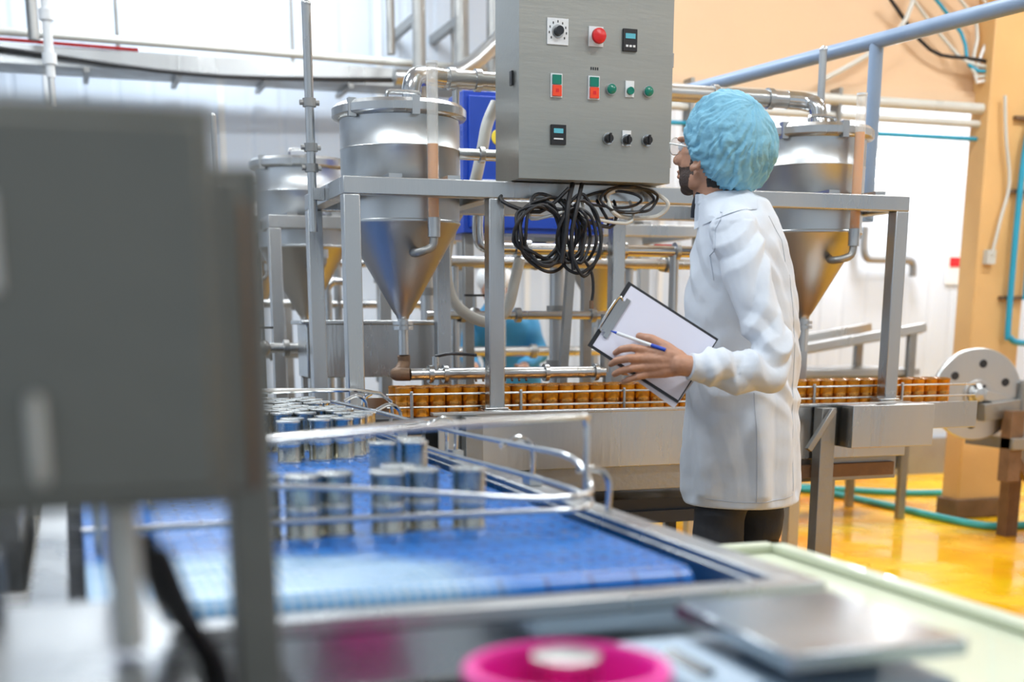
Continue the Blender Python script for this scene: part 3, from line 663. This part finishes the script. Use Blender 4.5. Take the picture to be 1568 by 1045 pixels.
def coat_disp(p,n):
    d=0
    fade=min(1,max(0,(p.z-.70)/.03))
    q=V((p.x*9,p.y*9,p.z*3.2)); d+=.008*noise.noise(q)
    arm = p.y<-.185 and p.z<1.42
    if arm:
        t=ridge((p.z*9+p.x*5+noise.noise(p*9)*.9)); w=math.exp(-((p.z-1.10)/.11)**2)
        cf=min(1,max(0,(p.x+.155)/.03)) if p.x<-.1 else 1
        d+=.016*(t-.5)*w*cf
        t2=ridge(p.z*7-p.x*8+noise.noise(p*7)*.9); d+=.011*(t2-.5)*cf
        if p.x<-.05 and p.z<1.15:
            d+=.009*(ridge(p.x*24+p.z*6+noise.noise(p*10)*.8)-.5)*cf
    else:
        w=min(1,max(0,(1.2-p.z)/.3)); aa=math.atan2(p.y,p.x-.02)
        d+=w*.016*noise.noise(V((aa*2.6,p.z*1.8,3)))
        d+=w*.008*(ridge(aa*1.9+p.z*1.5+noise.noise(p*4)*.7)-.5)
        w2=math.exp(-((p.z-1.05)/.11)**2); d+=w2*.015*(ridge(p.z*10+aa*.9+noise.noise(p*6)*1.0)-.5)
        w3=math.exp(-((p.z-1.32)/.10)**2); d+=w3*.011*(ridge(p.z*6+aa*1.6+noise.noise(p*6))-.5)
        d+=.004*noise.noise(p*22)
    return d*fade
coat=organic(b,'lab_coat',worker,.0055,2,coat_disp)
bv=BVHTree.FromPolygons([v.co.copy() for v in coat.data.vertices],[list(p.vertices) for p in coat.data.polygons])
def proj(x,z,off,dirv=V((0,1,0)),oy=-1.0):
    h=bv.ray_cast(V((x,oy,z)),dirv)
    return None if h[0] is None else h[0]-dirv*off
b=B('coat_seams_and_collar')
def seam(pts,r=.0013):
    P=[]
    for i in range(len(pts)-1):
        for k in range(8):
            t=k/8; q=proj(pts[i][0]*(1-t)+pts[i+1][0]*t,pts[i][1]*(1-t)+pts[i+1][1]*t,.0004)
            if q: P.append(q)
    if len(P)>3: b.tube(P,r,SEAM,6,smooth=1)
seam([(-.07,1.455),(-.095,1.40),(-.098,1.34),(-.085,1.27)])
seam([(.02,1.0),(.03,.9),(.035,.8),(.038,.705)])
seam([(-.09,.722),(-.02,.716),(.05,.716),(.12,.722),(.155,.728)],.001)
seam([(.055,1.44),(.095,1.38),(.118,1.28),(.135,1.16),(.142,1.0),(.145,.85),(.15,.72)],.0011)
nx=18; rows=[(1.508,.001),(1.500,.007),(1.482,.010),(1.466,.009),(1.455,.004)]
vs=[]
for j,(zz,off) in enumerate(rows):
    for i in range(nx):
        t=i/(nx-1); x=-.128+.150*t; z=zz-.034*(1-t)**2*(j/4)-.012*(1-t)
        q=proj(x,min(z,1.498),off)
        if q is None: q=V((x,-.04,z))
        q.z=z; vs.append(q)
b.add(vs,[(j*nx+i,j*nx+i+1,(j+1)*nx+i+1,(j+1)*nx+i) for j in range(len(rows)-1) for i in range(nx-1)],CLOTH)
o=b.obj(worker)
b=B('trousers')
chain(b,[(0.028,-.0,.86),(.0,-.04,.80),(-.040,-.062,.66),(-.042,-.070,.46),(-.01,-.075,.25),(.0,-.08,.10)],[.10,.075,.070,.064,.058,.062],TROUS)
chain(b,[(0.028,.0,.86),(.05,.04,.80),(.085,.058,.66),(.085,.07,.46),(.09,.08,.25),(.095,.085,.10)],[.10,.075,.072,.066,.058,.062],TROUS)
organic(b,'trousers',worker,.009,3,lambda p,n:(.010*noise.noise(V((p.x*9,p.y*9,p.z*14)))+.004*(ridge(p.z*13+p.x*5)-.5))*(1 if p.z<.68 else .2))
b=B('rubber_boots')
for x,yy in((.0,-.08),(.095,.085)):
    chain(b,[(x,yy,.16),(x,yy,.06),(x-.03,yy+.01,.045),(x-.11,yy+.04,.04),(x-.16,yy+.06,.036)],[.055,.052,.044,.04,.034],WHITEP)
organic(b,'rubber_boots',worker,.009,2)
# head
C=V((-.078,0,1.603)); fwd=V((-.72,.69,0)).normalized()
Rm=Matrix.Rotation(math.atan2(fwd.y,fwd.x)-math.pi/2,3,'Z')@Matrix.Rotation(R(10),3,'X')
def H(x,y_,z): return C+Rm@V((x,y_,z))
b=B('head')
def hb(c,r,rot=None,n=18): b.ball(H(*c),r,SKIN,n,Rm if rot is None else Rm@rot)
hb((0,-.012,.030),(.077,.094,.084)); hb((0,.025,-.025),(.064,.070,.075)); hb((0,.045,-.075),(.046,.040,.035)); hb((0,.062,-.098),(.022,.020,.016))
hb((-.045,.02,-.07),(.02,.04,.028)); hb((.045,.02,-.07),(.02,.04,.028))
for s in(-1,1):
    hb((s*.036,.066,-.028),(.022,.020,.018)); hb((s*.03,.082,.022),(.022,.010,.008))
chain(b,[H(0,.090,.012),H(0,.102,-.012),H(0,.112,-.03)],[.008,.010,.0125],SKIN,12)
for s in(-1,1): b.ball(H(s*.012,.100,-.034),.009,SKIN,10)
hb((0,.090,-.058),(.022,.009,.006)); hb((0,.089,-.070),(.02,.009,.007))
chain(b,[H(0,-.02,-.04),(-.075,.005,1.51),(-.062,0,1.46)],[.058,.054,.058],SKIN)
for s in(-1,1):
    er=[]
    for i in range(9):
        a=R(-100+i*32); er.append(H(s*.084,-.012-.016*math.cos(a),-.014+.030*math.sin(a)))
    chain(b,er,[.0055]*9,SKIN,8); hb((s*.079,-.008,-.012),(.007,.013,.026)); hb((s*.081,.0,-.044),(.006,.008,.010))
Ri=Rm.inverted()
def hassign(p):
    q=Ri@(p-C)
    e=.004*noise.noise(p*60)
    if q.y<-.030+e and q.z<.0 and q.z>-.085 and abs(q.x)<.074: return 2
    if q.z>.045: return 2
    if q.z<-.044+e and q.y>.018+e and q.z>-.125 and not(abs(q.x)<.021 and -.078<q.z<-.052 and q.y>.07): return 1
    if abs(q.x)>.052 and q.y>.008+e and q.y<.022+e and -.06<q.z<.05 and abs(q.x)<.078: return 1
    return 0
b.mi(BEARD); b.mi(HAIR)
organic(b,'head',worker,.0028,4,None,hassign)
b=B('eyes_and_glasses')
for s in(-1,1):
    b.ball(H(s*.031,.078,.004),.0125,WHITEP,14); b.ball(H(s*.031,.0865,.004),.0055,BEARD,10)
    b.tube([H(s*.078,-.005,.004),H(s*.078,.05,.006),H(s*.070,.092,.008)],.0022,HOSEW,6)
    pr=[H(s*(.035+.029*math.cos(t)),.102-.012*abs(math.cos(t))*.6,.003+.021*math.sin(t)) for t in [i*math.pi/6 for i in range(12)]]
    b.tube(pr,.0014,HOSEW,6,closed=True)
    b.lathe(H(s*.035,.100,.003),[(0,0),(.023,.0)],GLASS,16,Rm@Matrix.Rotation(R(90),3,'X'))
b.tube([H(-.008,.103,.008),H(.008,.103,.008)],.002,WHITEP,6,smooth=1)
b.obj(worker)
b=B('shirt_collar')
b.tube([(-.118,-.030,1.500),(-.126,-.032,1.482),(-.130,-.034,1.462),(-.130,-.030,1.44)],.007,NAVY,8); b.obj(worker)
# cap
b=B('bouffant_cap'); cc=V((-.045,-.008,1.622)); ax=V((.465,-.585,.66)).normalized()
e1=ax.cross(V((0,0,1))).normalized(); e2=ax.cross(e1)
n=220; ms_=70; vs=[];fs=[]
for j in range(ms_+1):
    th=R(1+j*118/ms_); dg_=math.degrees(th)
    for i in range(n):
        ph=2*math.pi*i/n
        d=ax*math.cos(th)+(e1*math.cos(ph)+e2*math.sin(ph))*math.sin(th)
        r=.122
        tw=.5*noise.noise(d*2.2)+.18*math.sin(th*3.1)
        fold=ridge(ph*38/(2*math.pi)+.9*noise.noise(d*3.5)+tw*2)
        fold2=ridge(ph*14/(2*math.pi)+1.0*noise.noise(d*2.4+V((5,0,0)))+tw)
        w=.1+.9*min(1,(dg_/70))
        r+= .0050*(fold-.5)*w*w + .0075*(fold2-.5)*w+.006*noise.noise(d*2.6)+.0020*noise.noise(d*9)
        sag=max(0,d.dot(V((.55,-.1,-.8)).normalized())); r+=.010*sag
        t=(dg_-94)/25
        if t>0: r-= .020*t*t
        if dg_>115: r+=.003*math.sin(i*.9*2)
        vs.append(cc+V((d.x*r*.98,d.y*r*1.0,d.z*r*1.06)))
for j in range(ms_):
    for i in range(n): fs.append((j*n+i,j*n+(i+1)%n,(j+1)*n+(i+1)%n,(j+1)*n+i))
fs.append(tuple(range(n))); b.add(vs,fs,CAPM)
me=b.mesh(); 
ob=bpy.data.objects.new('bouffant_cap',me); scene.collection.objects.link(ob); ob.parent=worker
md=ob.modifiers.new('sol','SOLIDIFY'); md.thickness=.002
# hands
b=B('left_hand')
W=V((-.168,-.362,1.072))
def by(z): return -.25+.247*(z-1.273)-.003
chain(b,[(-.14,-.357,1.07),W,(-.195,-.362,1.076)],[.025,.0255,.026],SKIN)
kn=[(-.270,-.340,1.108),(-.278,-.346,1.090),(-.276,-.345,1.071),(-.266,-.342,1.054)]
for k,r in zip(kn,[.0125,.013,.0125,.0115]): chain(b,[(-.20,-.352,1.08+(k[2]-1.08)*.45),((k[0]-.20)/2,(k[1]-.352)/2-.002,1.08+(k[2]-1.08)*.75),k],[.02,.0165,r],SKIN,14)
def fz(pts,rs): chain(b,pts,rs,SKIN,14)
fz([kn[0],(-.310,-.345,1.116),(-.335,-.328,1.112),(-.347,by(1.104)-.009,1.103)],[.0110,.0096,.0088,.0075])
fz([kn[1],(-.318,-.352,1.091),(-.346,-.334,1.085),(-.358,by(1.076)-.009,1.076)],[.0115,.0100,.0090,.0078])
fz([kn[2],(-.312,-.350,1.067),(-.338,-.336,1.060),(-.350,by(1.052)-.009,1.052)],[.0110,.0096,.0088,.0075])
fz([kn[3],(-.296,-.346,1.047),(-.316,-.337,1.040),(-.328,by(1.034)-.008,1.034)],[.010,.0088,.008,.0068])
fz([(-.195,-.356,1.09),(-.228,-.340,1.116),(-.262,-.324,1.136),(-.289,by(1.142)-.011,1.142)],[.018,.0150,.0115,.0095])
organic(b,'left_hand',worker,.0026,3,lambda p,n:.0006*noise.noise(p*160))
b=B('right_hand')
chain(b,[(-.215,-.11,1.08),(-.225,-.14,1.082)],[.026,.026],SKIN)
kk=[(-.262,-.225,1.118),(-.272,-.225,1.098),(-.275,-.225,1.078),(-.270,-.225,1.058)]
for k in kk: chain(b,[(-.228,-.15,1.084),((k[0]-.228)/2,-.19,(k[2]+1.084)/2),k],[.022,.018,.012],SKIN,14)
tips=[(-.33,1.14),(-.345,1.11),(-.342,1.08),(-.325,1.055)]
for k,t in zip(kk,tips): chain(b,[k,((k[0]+t[0])/2,-.25,(k[2]+t[1])/2),(t[0],by(t[1])+.022,t[1])],[.0105,.0095,.008],SKIN,14)
chain(b,[(-.228,-.155,1.10),(-.225,-.20,1.135),(-.23,-.245,1.165),(-.235,by(1.185)+.024,1.185)],[.016,.013,.011,.009],SKIN,14)
organic(b,'right_hand',worker,.003,3)
b=B('clipboard')
TL=V((-.318,-.25,1.273)); TR=V((-.1,-.28,1.137)); BL=V((-.408,-.29,1.118)); lx=(TR-TL); sy=(BL-TL); lxn=lx.normalized(); nn=lxn.cross(sy.normalized()).normalized()
if nn.y>0: nn=-nn
syn=nn.cross(lxn); 
if syn.dot(sy)<0: syn=-syn
Mb=Matrix((lxn,syn,nn)).transposed(); cen=TL+lx/2+sy/2
b.obox(cen-nn*.0,(.262,.187,.004),Mb,DARK)
b.obox(cen+lxn*.004+nn*.003,(.248,.174,.0015),Mb,PAPER)
b.obox(cen+lxn*.012+syn*.012-nn*.004,(.25,.175,.002),Mb@Matrix.Rotation(R(4),3,'Z'),PAPER)
cl=cen-lxn*.118+nn*.007
b.obox(cl,(.016,.09,.005),Mb,STEEL_S); b.tube([cl-syn*.045+nn*.003,cl-syn*.04-lxn*.012+nn*.01,cl+syn*.04-lxn*.012+nn*.01,cl+syn*.045+nn*.003],.003,STEEL_S,8); b.obox(cl+lxn*.012,(.012,.11,.003),Mb,STEEL_S)
b.obj(worker)
b=B('ballpoint_pen'); b.cyl((-.265,-.350,1.122),(-.345,-.316,1.150),.0042,WHITEP,n=12); b.cyl((-.265,-.350,1.122),(-.232,-.364,1.111),.0045,BLUEP,n=12); b.cyl((-.345,-.316,1.150),(-.36,-.3096,1.155),.0038,BLUEP,n=12,r1=.001); b.obj(worker)

# background worker
bg=empty('background_worker',(2.32,6.85,0),R(-19))
b=B('body'); 
rings(b,[(0.05,.02,.11,.16,.80),(.03,.0,.11,.16,.95),(0,-.03,.115,.17,1.08),(-.03,-.07,.11,.17,1.17),(-.05,-.10,.07,.10,1.23),(-.055,-.11,.05,.05,1.28)],R(-70),BLUESH)
chain(b,[(-.17,-.07,1.16),(-.21,-.12,1.0),(-.17,-.3,.94)],[.06,.05,.04],BLUESH); chain(b,[(.13,-.03,1.16),(.19,-.10,1.0),(.1,-.3,.94)],[.06,.05,.04],BLUESH)
organic(b,'body',bg,.012,3,lambda p,n:.01*noise.noise(p*12))
b=B('legs'); chain(b,[(.05,.05,.85),(-.04,.0,.5),(-.05,.05,.1)],[.12,.075,.06],TROUS); chain(b,[(.05,.05,.85),(.12,.05,.5),(.13,.1,.1)],[.12,.075,.06],TROUS)
for x,yy in((-.05,.05),(.13,.1)): chain(b,[(x,yy,.06),(x-.01,yy-.16,.045)],[.05,.04],TROUS)
organic(b,'legs',bg,.014,2)
b=B('head'); b.ball((-.06,-.14,1.37),(.078,.09,.11),SKIN); b.ball((-.065,-.21,1.34),(.05,.03,.05),SKIN); b.cyl((-.055,-.11,1.25),(-.06,-.13,1.32),.05,SKIN); b.ball((-.065,-.235,1.355),(.012,.02,.018),SKIN)
organic(b,'head',bg,.008,2)
b=B('hair_net'); b.ball((-.06,-.125,1.40),(.10,.105,.09),WHITEP,24); b.cyl((-.06,-.19,1.315),(-.06,-.24,1.31),.045,BLUESH,r1=.03); b.obj(bg)
b=B('hands')
for x,zz in((-.17,.94),(.1,.94)):
    chain(b,[(x,-.3,zz),(x,-.36,zz-.01)],[.028,.03],SKIN)
    for k in range(4): chain(b,[(x-.024+.016*k,-.37,zz-.01),(x-.024+.016*k,-.42,zz-.015),(x-.024+.016*k,-.44,zz-.035)],[.01,.009,.007],SKIN,8)
    chain(b,[(x-.02,-.33,zz),(x-.045,-.37,zz+.005)],[.013,.009],SKIN,8)
organic(b,'hands',bg,.005,1)

# ---------------------------------------------------------------- world and camera
w=bpy.data.worlds.new('world'); scene.world=w; w.use_nodes=True
w.node_tree.nodes['Background'].inputs[0].default_value=(.78,.89,1,1); w.node_tree.nodes['Background'].inputs[1].default_value=.65
cd=bpy.data.cameras.new('camera'); cam=bpy.data.objects.new('camera',cd); scene.collection.objects.link(cam); scene.camera=cam
cam.location=(0,0,1.18); cam.rotation_euler=(R(90-13),0,R(-19))
cd.sensor_width=36; cd.lens=36*2000/1621; cd.shift_y=.2647; cd.clip_start=.02
cd.dof.use_dof=True; cd.dof.focus_distance=3.55; cd.dof.aperture_fstop=2.3
scene.view_settings.view_transform='Standard'; scene.view_settings.look='None'; scene.view_settings.exposure=0.18
